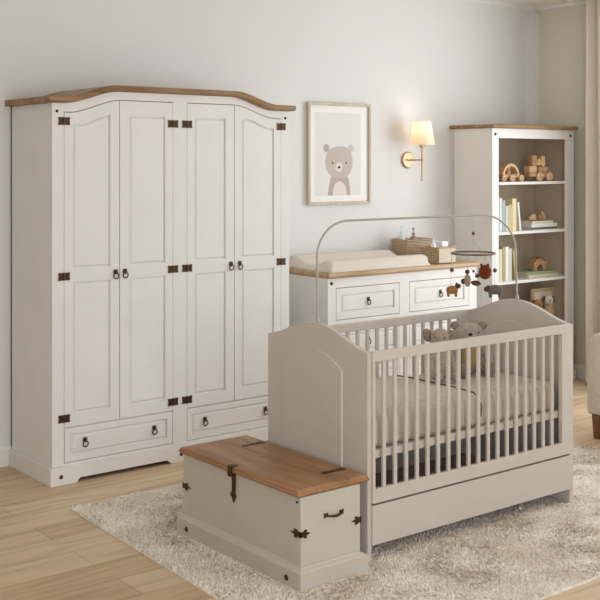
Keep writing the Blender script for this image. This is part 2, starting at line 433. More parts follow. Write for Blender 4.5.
# ------------------------------------------------------------------ dresser
dr = thing('dresser', (4.93, 5.36, 0), 'white chest of drawers with light wood top behind the crib, carrying the changing pad', 'dresser')
DY = 5.13; a0, a1 = 4.262, 5.572
m = MB(); m.box(a0, a0+.02, DY+.02, 5.597, .12, .915).box(a1-.02, a1, DY+.02, 5.597, .12, .915).box(a0, a1, 5.57, 5.585, .08, .915)
m.box(a0, 4.327, DY, DY+.02, .08, .915).box(5.496, a1, DY, DY+.02, .08, .915).box(4.855, 4.943, DY, DY+.02, .08, .853)
m.box(4.327, 5.496, DY, DY+.02, .853, .915)
for z0, z1 in ((.608, .655), (.363, .41), (.08, .165)):
    for xa, xb in ((4.327, 4.855), (4.943, 5.496)): m.box(xa, xb, DY, DY+.02, z0, z1)
m.box(a0+.02, a1-.02, DY+.03, DY+.04, .1, .9)
m.build('carcass', M['white'], dr, bevel=.0015)
MB().box(a0-.012, a1+.012, DY-.012, 5.585, 0, .08).build('plinth', M['white'], dr, bevel=.003)
m = MB(); x0, x1, y0, y1 = a0-.009, a1+.008, 5.103, 5.598
loops = []
for z, i in ((.915, .012), (.919, .004), (.926, 0), (.938, 0), (.944, .003), (.948, .010)):
    loops.append([(x0+i, y0+i, z), (x1-i, y0+i, z), (x1-i, y1, z), (x0+i, y1, z)])
m.loft(loops).build('worktop', M['pine_light'], dr)
for z0, z1 in ((.659, .8495), (.414, .6045), (.169, .3595)):
    for xa, xb, px in ((4.3305, 4.8515, 4.591), (4.9465, 5.4925, 5.225)): drawer_front(dr, xa, xb, z0, z1, DY, (px,), M['white'], .04)
stud(dr, (4.292, DY, .883)); stud(dr, (5.54, DY, .883))

# ------------------------------------------------------------------ bookcase
bc = thing('bookcase', (6.27, 5.4, 0), 'tall white open bookcase with brown wood top in the room corner', 'bookcase')
b0, b1, BY = 5.806, 6.704, 5.20
m = MB(); m.box(b0, b0+.022, BY+.02, 5.582, .08, .12).box(b0, b0+.022, BY+.02, 5.597, .12, 1.857).box(b1-.022, b1, BY+.02, 5.597, .12, 1.857).box(b0, b1, 5.57, 5.578, .08, 1.857)
MB().box(b0+.026, b1-.026, 5.561, 5.5695, .12, 1.855).box(b0+.022, b0+.0255, BY+.021, 5.5695, .12, 1.855).box(b1-.0255, b1-.022, BY+.021, 5.5695, .12, 1.855).build('shade_lining', M['interior_shade'], bc)  # back and side linings added to carry the painted interior shade
m.box(b0, 5.873, BY, BY+.02, .08, 1.857).box(6.618, b1, BY, BY+.02, .08, 1.857).box(5.873, 6.618, BY, BY+.02, 1.788, 1.857).box(5.873, 6.618, BY, BY+.02, .08, .12)
m.build('carcass', M['white'], bc, bevel=.0015)
MB().box(b0-.012, b1+.012, BY-.012, 5.58, 0, .08).build('plinth', M['white'], bc, bevel=.003)
for z in (1.48, 1.128, .778, .428, .12): MB().box(b0+.026, b1-.026, BY+.003, 5.56, z-.02, z).build('shelf', M['white'], bc, bevel=.0015)
m = MB(); loops = []; x0, x1, y0, y1 = 5.79, 6.720, 5.172, 5.598
for z, i in ((1.857, .010), (1.861, .003), (1.866, 0), (1.876, 0), (1.882, .004), (1.885, .010)):
    loops.append([(x0+i, y0+i, z), (x1-i, y0+i, z), (x1-i, y1-i*.1, z), (x0+i, y1-i*.1, z)])
m.loft(loops).build('top_board', M['pine'], bc)
stud(bc, (5.838, BY, 1.815)); stud(bc, (6.662, BY, 1.815))

# ------------------------------------------------------------------ crib
cr_t = thing('crib', (3.6, 3.64, .008), 'greige wooden baby crib with curved end panels, slatted sides and a low drawer', 'crib')
cy = 3.645
def etop(y): return .848+.086*ss((.36-abs(y-cy))/.34)
def endpoly(y0, y1, lo, f, n=40):
    ys = [lerp(y0, y1, i/n) for i in range(n+1)]
    return [(y0, lo), (y1, lo)]+[(y, f(y)) for y in reversed(ys)]
for xa, xb, sg in ((2.956, 2.978, -1), (4.234, 4.260, 1)):
    m = MB(); m.prismX(endpoly(3.308, 3.978, .008, etop), xa, xb)
    e = m.build('end_panel', M['crib'], cr_t, bevel=.003)
    for face in (-1, 1):
        xx = xa if face < 0 else xb
        pa = lambda g: endpoly(3.462+g, 3.862-g, .16+g, lambda y: .757+.070*(1-((y-3.662)/.2)**2)-g, 24)
        MB().loft([[(xx, y, z) for y, z in pa(0)], [(xx+face*.005, y, z) for y, z in pa(.004)]]).build('raised_field', M['crib'], e)
        if face == sg:
            for y, z in ((3.958, .83), (3.345, .812)): 
                MB().lathe([(.004, 0), (.004, face*.002), (0, face*.003)], (xx, y, z), 'x', 10).build('screw_cap', M['crib'] if face == 1 else M['crib'], e)
sx = [2.983+(i+1)*1.183/19 for i in range(18)]
for y0, y1, nm in ((3.300, 3.322, 'front'), (3.957, 3.979, 'rear')):
    ym = (y0+y1)/2
    MB().box(2.978, 4.235, y0, y1, .812, .853).build('top_rail', M['crib'], cr_t, bevel=.003)
    MB().box(2.978, 4.235, y0, y1, .242, .300).build('bottom_rail', M['crib'], cr_t, bevel=.002)
    for xa, xb in ((2.978, 2.992), (4.168, 4.235)): MB().box(xa, xb, y0+.001, y1-.001, .298, .814).build('stile', M['crib'], cr_t)
    for x in sx: MB().box(x-.0085, x+.0085, ym-.006, ym+.006, .295, .816).build('slat', M['crib'], cr_t, bevel=.0015)
MB().box(2.979, 4.233, 3.304, 3.322, .073, .233).build('drawer_front', M['crib'], cr_t, bevel=.002)
MB().box(2.979, 4.233, 3.960, 3.976, .085, .41).build('rear_panel', M['crib'], cr_t, bevel=.002)
MB().box(2.985, 4.2, 3.323, 3.959, .10, .115).build('drawer_bottom', M['drawer_inside'], cr_t)
m = MB(); m.box(2.979, 4.233, 3.328, 3.348, .415, .447).box(2.979, 4.204, 3.935, 3.955, .415, .447).box(2.979, 4.204, 3.348, 3.935, .430, .445)
m.build('mattress_base', M['crib'], cr_t)
MB().tube([(3.93, 3.35, .03), (4.19, 3.60, .07)], .006, 6).build('brace', M['ceramic'], cr_t)
MB().tube([(4.19, 3.36, .07), (3.93, 3.60, .03)], .006, 6).build('brace', M['ceramic'], cr_t)

# mattress and quilt
def mattress_mesh(x0, x1, y0, y1, z0, z1, lobes, amp, nx=220):
    m = MB(); loops = []
    for i in range(nx+1):
        x = lerp(x0, x1, i/nx)
        e = min(1, max(0, min(x-x0, x1-x)/.03)); e = math.sqrt(max(0, 1-(1-e)**2))
        ph = abs(math.sin(PI*lobes*(x-x0)/(x1-x0))); b = amp*(ph**.5)
        bz = amp*.35*ph**.7
        h = (z1-z0)/2; zc = (z0+z1)/2; l = []
        ya, yb = y0+amp-b*1.0+.012*(1-e), y1-amp+b-.012*(1-e)
        hh = h*(.75+.25*e)
        cor = .05
        for k in range(9):
            a = PI/2*k/8; l.append((x, ya+cor-cor*math.cos(a), zc+hh-cor*.9+cor*.9*math.sin(a)-amp*.3+bz))
        for t in (.1, .25, .5, .75, .9): l.append((x, lerp(ya+cor, yb-cor, t), zc+hh-amp*.3+bz*(1-ss(min(t, 1-t)*6))+.3*amp*ss(min(t, 1-t)*6)))
        for k in range(9):
            a = PI/2*(1-k/8); l.append((x, yb-cor+cor*math.cos(a), zc+hh-cor*.9+cor*.9*math.sin(a)-amp*.3+bz))
        for k in range(5):
            a = PI/2*k/4; l.append((x, yb-.015+.015*math.cos(a), zc-hh+.015-.015*math.sin(a)))
        for k in range(5):
            a = PI/2*(1-k/4); l.append((x, ya+.015-.015*math.cos(a), zc-hh+.015-.015*math.sin(a)))
        loops.append(l)
    m.loft(loops); return m
mt = tag(mattress_mesh(2.985, 4.198, 3.352, 3.94, .4475, .575, 20, .026).build('mattress', M['quilt'], None, smooth=True, angle=60),
    'beige padded crib mattress with rounded channel-stitched sides inside the crib', 'mattress')
qt = thing('quilt', (3.3, 3.65, .575), 'smooth beige quilt with dark piped edge covering the foot half of the crib mattress', 'quilt')
m = mattress_mesh(2.990, 3.66, 3.336, 3.954, .458, .590, 11, .026, 240)
m.build('quilt_cover', M['quilt'], qt, smooth=True, angle=60)
def qedge(x):
    return [(x, 3.345, .49), (x+.002, 3.342, .535), (x, 3.356, .568), (x, 3.385, .589), (x+.004, 3.5, .594), (x, 3.65, .595), (x+.004, 3.8, .594), (x, 3.905, .589), (x, 3.935, .57)]
MB().tube(qedge(3.658), .0035, 6).build('piping', M['piping'], qt, smooth=True)

# plush toys sitting on the mattress
def head_fn(p): return p
px, py = 3.775, 3.71
pd = thing('plush_toy', (px, py, .58), 'smaller grey plush toy with wide floppy ears, sitting left of the plush bear', 'plush toy')
m = MB(); m.ball((px, py, .660), (.046, .042, .078), fn=lambda p: Vector((p.x*(1-.25*p.z/.075), p.y*(1-.2*p.z/.075), p.z)))
m.ball((px, py-.007, .784), (.048, .044, .044))
m.build('body', M['plush'], pd, smooth=True, angle=60)
for s in (-1, 1):
    MB().ball((px+s*.046, py+.005-s*.036, .790), (.023, .011, .033), rot=(0, s*.2, -.6), n=14, m=8).build('ear', M['plush_dark'] , pd, smooth=True)
    MB().tube([(px+s*.036, py-.005, .718), (px+s*.058, py-.02, .67), (px+s*.060, py-.04, .625), (px+s*.058, py-.05, .602)], [.014, .017, .017, .012], 10).build('arm', M['plush'], pd, smooth=True)
    m = MB(); m.tube([(px+s*.026, py-.01, .612), (px+s*.036, py-.05, .608), (px+s*.042, py-.075, .606)], [.024, .021, .017], 12); m.ball((px+s*.043, py-.08, .612), (.021, .016, .025))
    m.build('leg', M['plush'], pd, smooth=True)
    MB().ball((px-.022+s*.019, py-.046-s*.010, .790), .0040, n=8, m=6).build('eye', M['black'], pd, smooth=True)
MB().ball((px-.026, py-.044, .768), (.007, .006, .005), n=10, m=6).build('nose', M['black'], pd, smooth=True)
pd.rotation_euler = (0, 0, -.35)
pb = thing('plush_bear', (4.008, 3.74, .58), 'larger grey plush bear with round ears and tan belly sitting in the crib', 'plush toy')
bx = 4.008
m = MB(); m.ball((bx, 3.76, .66), (.075, .058, .085)); m.ball((bx, 3.745, .772), (.082, .062, .058)); m.ball((bx-.022, 3.69, .768), (.034, .024, .024))
m.build('body', M['plush'], pb, smooth=True, angle=60)
MB().ball((bx-.012, 3.717, .66), (.044, .022, .062)).build('belly', M['plush_tan'], pb, smooth=True)
for s in (-1, 1):
    MB().ball((bx+s*.066, 3.745-s*.02, .815), (.021, .012, .021), rot=(0, 0, -.5)).build('ear', M['plush_dark'], pb, smooth=True)
    MB().tube([(bx+s*.062, 3.75, .715), (bx+s*.095, 3.725, .67), (bx+s*.092, 3.69, .62)], [.022, .024, .02], 10).build('arm', M['plush'], pb, smooth=True)
    m = MB(); m.tube([(bx+s*.045, 3.74, .615), (bx+s*.06, 3.69, .612), (bx+s*.066, 3.66, .612)], [.033, .030, .028], 12); m.ball((bx+s*.068, 3.648, .618), (.032, .02, .034))
    m.build('leg', M['plush_dark'], pb, smooth=True)
    MB().ball((bx+s*.034-.012, 3.693-s*.01+.0, .788), .0042, n=8, m=6).build('eye', M['black'], pb, smooth=True)
MB().ball((bx-.030, 3.668, .784), (.012, .008, .008), n=10, m=6).build('nose', M['black'], pb, smooth=True)
pb.rotation_euler = (0, 0, -.35)

# mobile arch over the crib, hoop and felt animals
ar = thing('mobile_arch', (3.6, 3.64, .93), 'thin grey metal arch spanning over the crib from end panel to end panel', 'mobile arch')
pts = [(2.967, 3.64, .938), (2.965, 3.64, 1.10)]
def corner(cx, cz, rx, rz, a0, a1, n=12): return [(cx+rx*math.cos(lerp(a0, a1, i/n)), 3.64, cz+rz*math.sin(lerp(a0, a1, i/n))) for i in range(n+1)]
pts += corner(3.135, 1.212, .170, .150, PI, PI/2)+[(3.6, 3.64, 1.362)]+corner(3.985, 1.175, .250, .187, PI/2, 0)+[(4.240, 3.64, 1.05), (4.246, 3.64, .938)]
MB().tube(pts, .0050, 10).build('wire', M['wire'], ar, smooth=True)
for x in (2.967, 4.246): MB().lathe([(.009, 0), (.009, .018), (.006, .022)], (x, 3.64, .9355), 'z', 12).build('clamp', M['wire'], ar, smooth=True)
RT = Vector((.785, -.6195, 0)); FW = Vector((.6195, .785, 0)); HC = Vector((3.93, 3.64, 0))
def hp(s, z, f=0): return HC+RT*s+FW*f+Vector((0, 0, z))
hoop = thing('mobile_hoop', (3.93, 3.64, 1.178), 'flat round wooden hoop of the baby mobile hanging from the arch', 'mobile hoop')
MB().ring((3.93, 3.64, 1.180), .104, .0045, 'z', 48, 8).build('hoop', M['hoopwood'], hoop, smooth=True)
m = MB(); m.tube([hp(0, 1.358), hp(0, 1.20)], .0009, 5)
for k in range(3):
    a = k*2.094+.3; m.tube([hp(0, 1.235), (3.93+.104*math.cos(a), 3.64+.104*math.sin(a), 1.181)], .0007, 5)
m.build('cord', M['thread'], hoop)
MB().ball(hp(0, 1.275), .0085, n=12, m=8).build('bead', M['bead_brown'], hoop, smooth=True)
def hang(t, s, z, f=0):
    r = math.hypot(s, f); k = .104/max(r, .001) if r > 0 else 1
    top = hp(s*k, 1.18, f*k) if r > .1 else hp(s, 1.18, math.copysign(math.sqrt(max(0, .104**2-s*s)), f if f else 1))
    MB().tube([top, hp(s, z, f)], .0008, 5).build('cord', M['thread'], t)
def bead(s, z, r, mat, f, label):
    t = thing('hanging_bead', hp(s, z, f), label, 'bead'); MB().ball(hp(s, z, f), r, n=12, m=8).build('bead', mat, t, smooth=True); hang(t, s, z+r, f)
bead(-.1025, 1.10, .0105, M['bead_brown'], .0, 'round brown bead hanging leftmost from the mobile hoop')
bead(.1035, 1.098, .0105, M['bead_brown'], .0, 'round brown bead hanging rightmost from the mobile hoop, above the grey felt hippo')
bead(-.004, 1.092, .0055, M['bead_blue'], -.1035, 'tiny pale blue bead hanging in the middle of the mobile')
def felt(name, s, z, f, label): return thing(name, hp(s, z, f), label, 'mobile toy')
def quad(t, s, z, f, bl, bh, mat, hs, hz, hr, hmat, ears=True):
    yaw = -math.atan2(.6195, .785)
    m = MB(); m.ball(hp(s, z, f), (bl, bh*.75, bh), rot=(0, 0, yaw))
    for q in (-.62, .62):
        for ff in (-.5, .5):
            p = hp(s+q*bl, z-bh*.3, f+ff*bh*.8); m.tube([p, p+Vector((0, 0, -bh*.9)), p+Vector((0, 0, -bh*1.25))], [bh*.36, bh*.27, bh*.27], 8)
    m.build('body', mat, t, smooth=True, angle=60)
    hm = MB(); hm.ball(hp(s+hs, z+hz, f), (hr*1.2, hr*.8, hr), rot=(0, 0, yaw)); hm.build('head', hmat, t, smooth=True)
    if ears:
        for e in (-1, 1): MB().ball(hp(s+hs-math.copysign(hr*.4, hs), z+hz+hr*.9, f+e*hr*.7), (hr*.4, hr*.25, hr*.45), rot=(0, 0, yaw), n=8, m=6).build('ear', hmat, t, smooth=True)
t = felt('felt_deer', -.108, 1.002, -.03, 'small tan felt animal with dark head hanging low at left of the mobile'); quad(t, -.106, 1.008, -.03, .029, .020, M['felt_tan'], .028, .018, .0125, M['felt_brown']); hang(t, -.108, 1.02, -.0)
t = felt('felt_hippo', .100, 1.0, 0, 'grey felt hippo with brown snout hanging low at right of the mobile'); quad(t, .104, 1.006, 0, .036, .024, M['felt_grey'], -.038, .002, .0135, M['felt_brown']); hang(t, .102, 1.02, 0)
t = felt('felt_lion', .045, 1.09, -.05, 'rust-red shaggy felt lion head hanging at upper right of the mobile')
m = MB(); c = hp(.048, 1.095, -.05)
m.ball(c, (.029, .022, .033), rot=(0, .25, -.66), n=20, m=14)
for k in range(14):
    a = 2*PI*k/14; m.ball(c+RT*(.024*math.cos(a))+Vector((0, 0, .028*math.sin(a))), (.008, .008, .008), n=8, m=6)
m.build('mane', M['felt_red'], t, smooth=True)
MB().ball(hp(.012, 1.078, -.055), (.014, .010, .009), rot=(0, -.3, -.66)).build('snout', M['felt_brown'], t, smooth=True)
for s in (.030, .062): MB().ball(hp(s, 1.128, -.05), (.007, .005, .008), n=8, m=6).build('ear', M['felt_red'], t, smooth=True)
hang(t, .045, 1.12, -.05)
t = felt('felt_bird', -.037, 1.05, -.06, 'beige felt bird with brown head and brown wings hanging at centre left of the mobile')
m = MB(); m.ball(hp(-.037, 1.056, -.06), (.0165, .014, .030), rot=(0, 0, -.66)); m.build('body', M['felt_beige'], t, smooth=True)
MB().ball(hp(-.038, 1.097, -.06), .0115, n=12, m=8).build('head', M['felt_brown'], t, smooth=True)
for s, z in ((-.056, 1.052), (.004, 1.043)): MB().ball(hp(s, z, -.055), (.024 if s > 0 else .012, .008, .013), rot=(0, .15, -.66)).build('wing', M['felt_brown'], t, smooth=True)
hang(t, -.037, 1.108, -.06)

# ------------------------------------------------------------------ storage chest
ch = thing('storage_chest', (2.75, 3.68, .008), 'low cream storage chest with brown pine lid and black iron fittings at the crib foot', 'chest')
c0, c1, e0, e1 = 2.590, 2.890, 3.278, 4.104
MB().box(c0, c1, e0, e1, .02, .345).build('body', M['chest'], ch, bevel=.003)
m = MB(); loops = []
for z, i in ((.005, 0), (.070, 0), (.076, .008), (.080, .018), (.086, .026)):
    loops.append([(c0-.028+i, e0-.034+i, z), (c1+.012-i, e0-.034+i, z), (c1+.012-i, e1+.008-i, z), (c0-.028+i, e1+.008-i, z)])
m.loft(loops).build('plinth', M['chest'], ch)
m = MB(); loops = []
for z, i in ((.345, .014), (.350, .006), (.355, .002), (.361, .003), (.363, .006), (.370, .007), (.374, .012), (.375, .018)):
    loops.append([(c0-.022+i, e0-.008+i, z), (c1+.046-i, e0-.008+i, z), (c1+.046-i, e1+.008-i, z), (c0-.022+i, e1+.008-i, z)])
m.loft(loops).build('lid', M['pine_y'], ch)
# hasp over the front edge (faces -X)
m = MB(); yh = 3.715; xf = c0
m.box(c0-.021, c0+.009, yh-.015, yh+.015, .3745, .378)
m.box(c0-.026, c0-.021, yh-.012, yh+.012, .335, .378)
m.prismX([(yh-.012, .345), (yh-.010, .26), (yh-.016, .25), (yh-.009, .24), (yh, .222), (yh+.009, .24), (yh+.016, .25), (yh+.010, .26), (yh+.012, .345)], xf-.006, xf-.001)
m.box(xf-.026, xf-.001, yh-.010, yh+.010, .335, .340); m.ring((xf-.010, yh, .262), .009, .0025, 'y', 12, 6)
m.build('hasp', M['iron'], ch)
# strap hinges on the lid
for yh in (3.40, 3.945):
    m = MB(); m.prismZ([(2.79, yh), (2.805, yh-.013), (2.82, yh-.008), (2.88, yh-.010), (2.908, yh-.015), (2.908, yh+.015), (2.88, yh+.010), (2.82, yh+.008), (2.805, yh+.013)], .3745, .378)
    for x in (2.84, 2.89): m.lathe([(.004, 0), (.002, .002)], (x, yh, .378), 'z', 8)
    m.build('strap_hinge', M['iron'], ch)
# corner brackets
def cbracket(px, py, dx, dy):
    fl = [(0, -.012), (.012, -.009), (.018, -.016), (.028, -.016), (.026, -.006), (.044, 0), (.026, .006), (.028, .016), (.018, .016), (.012, .009), (0, .012)]
    m = MB(); z = .205; k = 1.15
    ex = px-dx*.003; ey = py-dy*.003
    m.prismY([(ex+dx*a*k, z+b) for a, b in fl], min(py, ey), max(py, ey))
    m.prismX([(ey+dy*a*k*1.3, z+b) for a, b in fl], min(px, ex), max(px, ex))
    m.build('corner_bracket', M['iron'], ch)
cbracket(c0, e0, 1, 1); cbracket(c0, e1, 1, -1); cbracket(c1, e0, -1, 1); cbracket(c1, e1, -1, -1)
# bail handle on the short side
m = MB(); hx, hz = 2.752, .256; yq = e0
for s in (-1, 1):
    m.prismY([(hx+s*a, hz+b) for a, b in ((.030, -.008), (.042, -.006), (.050, -.010), (.048, 0), (.050, .010), (.042, .006), (.030, .008))], yq-.004, yq)
m.tube([(hx-.038, yq-.003, hz), (hx-.032, yq-.014, hz-.002), (hx, yq-.017, hz-.006), (hx+.032, yq-.014, hz-.002), (hx+.038, yq-.003, hz)], [.004, .004, .0055, .004, .004], 8)
m.build('handle', M['iron'], ch)
for y in (3.33, 4.035): stud(ch, (c0-.028, y, .036), 'x', .012)
stud(ch, (c0, 3.298, .325), 'x', .005)

# ------------------------------------------------------------------ changing pad, baskets, bottles
cp = MB(); loops = []; nx = 60; px0, px1, py0, py1 = 4.275, 5.118, 5.118, 5.548
import math as _m
for i in range(nx+1):
    u = i/nx; x = lerp(px0, px1, u); e = min(1, min(x-px0, px1-x)/.028); e = math.sqrt(max(0, 1-(1-e)**2))
    l = []; ny = 28
    for j in range(ny+1):
        v = j/ny; y = lerp(py0, py1, v); d = min(v, 1-v)
        sh = math.sqrt(max(0, 1-(1-min(1, d/.06))**2))
        h = (.062+.014*v)*sh-(.036)*ss((d-.14)/.25)*1.0
        wr = .0028*math.sin(x*150+v*14)*max(0, math.sin(x*13+.6))*(1 if v < .2 else .3)
        l.append((x, y, .949+.004+max(.004, (h+wr)*(.15+.85*e))))
    l += [(x, lerp(py1, py0, k/6), .949) for k in range(7)]
    loops.append(l)
cp.loft(loops)
tag(cp.build('changing_pad', M['pad'], None, smooth=True, angle=75), 'cream contoured baby changing pad lying on the dresser top', 'changing pad')
def basket(x0, x1, y0, y1, z0, z1, mat, t, th=.008, fl=.012):
    m = MB(); lo = lambda i, z: [(x0+i, y0+i, z), (x1-i, y0+i, z), (x1-i, y1-i, z), (x0+i, y1-i, z)]
    m.loft([lo(fl, z0), lo(0, z1), lo(th, z1), lo(fl+th, z0+.006)]); m.build('woven_body', mat, t, bevel=.004)
    m = MB()
    for a, b, c, d in ((x0, x1, y0, y0), (x0, x1, y1, y1), (x0, x0, y0, y1), (x1, x1, y0, y1)): m.tube([(a, c, z1), (b, d, z1)], .0065, 8)
    m.build('rim', mat, t, smooth=True)
t = thing('basket', (5.29, 5.46, .948), 'tan wicker basket holding two pump bottles behind the changing pad', 'basket')
basket(5.165, 5.41, 5.385, 5.535, .949, 1.09, M['wicker'], t)
t = thing('basket', (5.3, 5.23, .948), 'small square basket with pale front holding white bottle and box beside the pad', 'basket')
basket(5.205, 5.378, 5.135, 5.30, .949, 1.052, M['wicker'], t)
MB().box(5.214, 5.369, 5.132, 5.135, .955, 1.047).build('canvas_front', M['canvas'], t)
def bottle(x, y, z0, h, r, mat, label, pump=True):
    t = thing('pump_bottle' if pump else 'bottle', (x, y, z0), label, 'bottle')
    MB().lathe([(r*.9, 0), (r, .006), (r, h*.6), (r*.8, h*.7), (r*.35, h*.76), (r*.35, h*.8)], (x, y, z0), 'z', 20).build('bottle_body', mat, t, smooth=True)
    m = MB(); m.lathe([(r*.42, h*.78), (r*.42, h*.84), (.003, h*.85), (.003, h*.95)], (x, y, z0), 'z', 12)
    if pump: m.tube([(x+.004, y, z0+h*.95), (x-.012, y-.012, z0+h*.98), (x-.026, y-.02, z0+h*.94)], .004, 8); m.lathe([(.009, h*.93), (.009, h), (.004, h)], (x, y, z0), 'z', 12)
    m.build('pump' if pump else 'cap', mat if pump else M['ceramic'], t, smooth=True); return t
bottle(5.215, 5.485, .957, .222, .024, M['bottle_clear'], 'clear white pump bottle standing at the left in the wicker basket')
bottle(5.285, 5.445, .957, .215, .028, M['taupe_bottle'], 'taupe pump bottle standing at the right in the wicker basket')
bottle(5.245, 5.215, .957, .172, .020, M['ceramic'], 'white bottle standing in the small square basket', False)
tag(MB().box(5.285, 5.345, 5.175, 5.265, .957, 1.092).build('tissue_box', M['ceramic'], None, bevel=.006), 'plain white box sticking out of the small square basket', 'box')
tag(MB().lathe([(.016, 0), (.018, .003), (.018, .055), (.014, .058)], (5.305, 5.42, 1.0), 'z', 16).build('jar', M['ceramic'], None, smooth=True), 'low white jar beside the taupe bottle in the wicker basket', 'jar') if False else None

# ------------------------------------------------------------------ picture
pf = thing('framed_picture', (4.74, 5.6, 1.675), 'framed print of a grey bear cub in a pale wood frame on the wall', 'picture')
fx0, fx1, fz0, fz1 = 4.468, 5.008, 1.340, 2.009; ft = .018
m = MB()
for a, b, c, d in ((fx0, fx1, fz0, fz0+ft), (fx0, fx1, fz1-ft, fz1), (fx0, fx0+ft, fz0+ft, fz1-ft), (fx1-ft, fx1, fz0+ft, fz1-ft)): m.box(a, b, 5.57, 5.599, c, d)
m.build('frame', M['art_frame'], pf, bevel=.002)
MB().box(fx0+ft, fx1-ft, 5.584, 5.594, fz0+ft, fz1-ft).build('mount', M['mat_board'], pf)
pp = MB().box(4.530, 4.925, 5.583, 5.584, 1.398, 1.945).build('print', M['art_paper'], pf)
def bxz(x, y): return (4.453+(x/10+320-306)*.00868, 2.009-(y/10+140-102)*.00649)
def shape(pts, name, mat, d):
    MB().prismY([bxz(*p) for p in pts], 5.583-d, 5.583-d+.0003).build(name, mat, pp)
def ell(cx, cy_, rx, ry, n=40, pw=1.0):
    out = []
    for k in range(n):
        a = 2*PI*k/n; c, s = math.cos(a), math.sin(a)
        out.append((cx+rx*math.copysign(abs(c)**pw, c), cy_+ry*math.copysign(abs(s)**pw, s)))
    return out
shape([(72, 560), (84, 470), (100, 390), (120, 340), (260, 340), (280, 400), (292, 470), (300, 560)], 'bear_torso', M['bear_dark'], .0004)
shape([(122, 560), (124, 500), (138, 450), (165, 424), (190, 418), (218, 426), (245, 455), (260, 510), (262, 560)], 'bear_belly', M['bear_light'], .0008)
for cx in (58, 306): shape(ell(cx, 80, 29, 42), 'bear_ear', M['bear_ear'] if cx > 100 else M['bear_dark'], .0008)
shape([(120, 75), (155, 62), (200, 58), (245, 65), (285, 90), (308, 135), (320, 200), (318, 265), (300, 320), (268, 362), (225, 382), (180, 385), (130, 372), (88, 345), (60, 295), (50, 235), (54, 160), (78, 105)], 'bear_head', M['bear_fill'], .0012)
shape(ell(184, 272, 34, 48), 'bear_muzzle', M['bear_light'], .0016)
shape(ell(184, 274, 15, 12, 16), 'bear_nose', M['ink'], .0020)
for cx in (119, 254): shape(ell(cx, 228, 8, 10, 14), 'bear_eye', M['ink'], .0020)

# ------------------------------------------------------------------ wall sconce
sc = thing('wall_sconce', (5.385, 5.6, 1.63), 'lit brass wall sconce with cream fabric shade', 'wall lamp')
scx, scy, scz = 5.373, 5.452, 1.634
MB().lathe([(.058, 0), (.058, -.010), (.052, -.016), (0, -.017)], (scx, 5.599, scz), 'y', 32).build('backplate', M['brass'], sc, smooth=True, angle=30)
MB().tube([(scx, 5.584, scz), (scx, scy, scz)], .0055, 10).build('arm', M['brass'], sc, smooth=True)
m = MB(); m.lathe([(.0055, -.145), (.0055, .085), (.018, .088), (.018, .115), (.010, .116)], (scx, scy, scz), 'z', 14); m.ball((scx, scy, scz), .010, n=12, m=8)
m.build('stem', M['brass'], sc, smooth=True, angle=40)
MB().lathe([(.012, .115), (.014, .13), (.024, .165), (.024, .18), (.012, .20)], (scx, scy, scz), 'z', 14).build('bulb', M['bulb'], sc, smooth=True)
m = MB(); n = 40; loops = []
for r, h in ((.090, 1.738), (.059, 1.900), (.0575, 1.900), (.0885, 1.738)):
    loops.append([(scx+r*math.cos(2*PI*k/n), scy+r*math.sin(2*PI*k/n), h) for k in range(n)])
loops.append(loops[0]); m.loft(loops, cap=False)
m.build('lamp_shade', M['shade'], sc, smooth=True, angle=50)
l = bpy.data.lights.new('sconce_bulb_light', 'POINT'); l.energy = .42; l.color = (1, .79, .72); l.shadow_soft_size = .03
lo_ = bpy.data.objects.new('sconce_bulb_light', l); C.objects.link(lo_); lo_.location = (scx, scy, scz+.225)

# ------------------------------------------------------------------ books
def book_up(x, z, w, h, d, col, label, group, lean=0, y=5.235):
    """standing book, spine towards -Y, its left edge at x"""
    mat = paint('book_cover', col, .6, .05, .0, (40, 40, 40))
    t = thing('book', (x, y, z), label, 'book', group); c = .0018
    m = MB(); m.box(x, x+c, y, y+d, z, z+h).box(x+w-c, x+w, y, y+d, z, z+h).box(x, x+w, y-.001, y+c, z, z+h); m.build('cover', mat, t)
    MB().box(x+c, x+w-c, y+c, y+d-.004, z+.003, z+h-.003).build('pages', M['page'], t)
    t.rotation_euler = (0, lean, 0); return t
def book_flat(x0, x1, y0, y1, z, h, col, label, group, rz=0):
    mat = paint('book_cover', col, .6, .05, .0, (40, 40, 40))
    t = thing('book', ((x0+x1)/2, (y0+y1)/2, z), label, 'book', group); c = .002
    m = MB(); m.box(x0, x1, y0, y1, z, z+c).box(x0, x1, y0, y1, z+h-c, z+h).box(x0, x1, y0-.001, y0+c, z, z+h); m.build('cover', mat, t)
    MB().box(x0+.004, x1-.004, y0+c, y1-.004, z+c, z+h-c).build('pages', M['page'], t)
    t.rotation_euler = (0, 0, rz); return t
g2 = 'upright books on the second shelf'; g3 = 'upright books on the third shelf'
row = [(.024, .240, srgb(196, 204, 200), 'pale grey-green book at the left end of the second bookcase shelf'),
       (.020, .238, srgb(222, 222, 214), 'slim off-white book second from left on the second shelf'),
       (.026, .222, srgb(170, 182, 182), 'blue-grey book third from left on the second shelf'),
       (.022, .182, srgb(210, 214, 196), 'short pale green book right of the blue-grey book, second shelf'),
       (.026, .190, srgb(206, 190, 140), 'short olive-yellow book left of the tall cream one, second shelf'),
       (.034, .232, srgb(230, 214, 166), 'tall thick cream-yellow book on the second shelf')]
x = 5.886
for w_, h_, c_, lb in row:
    w_ *= 1.28; book_up(x, 1.128, w_, h_, .16, c_, lb, g2); x += w_+.0035
book_up(x+.002, 1.1285, .018, .205, .15, srgb(232, 228, 222), 'thin white book leaning against the row on the second shelf', g2)
bpy.context.view_layer.update()
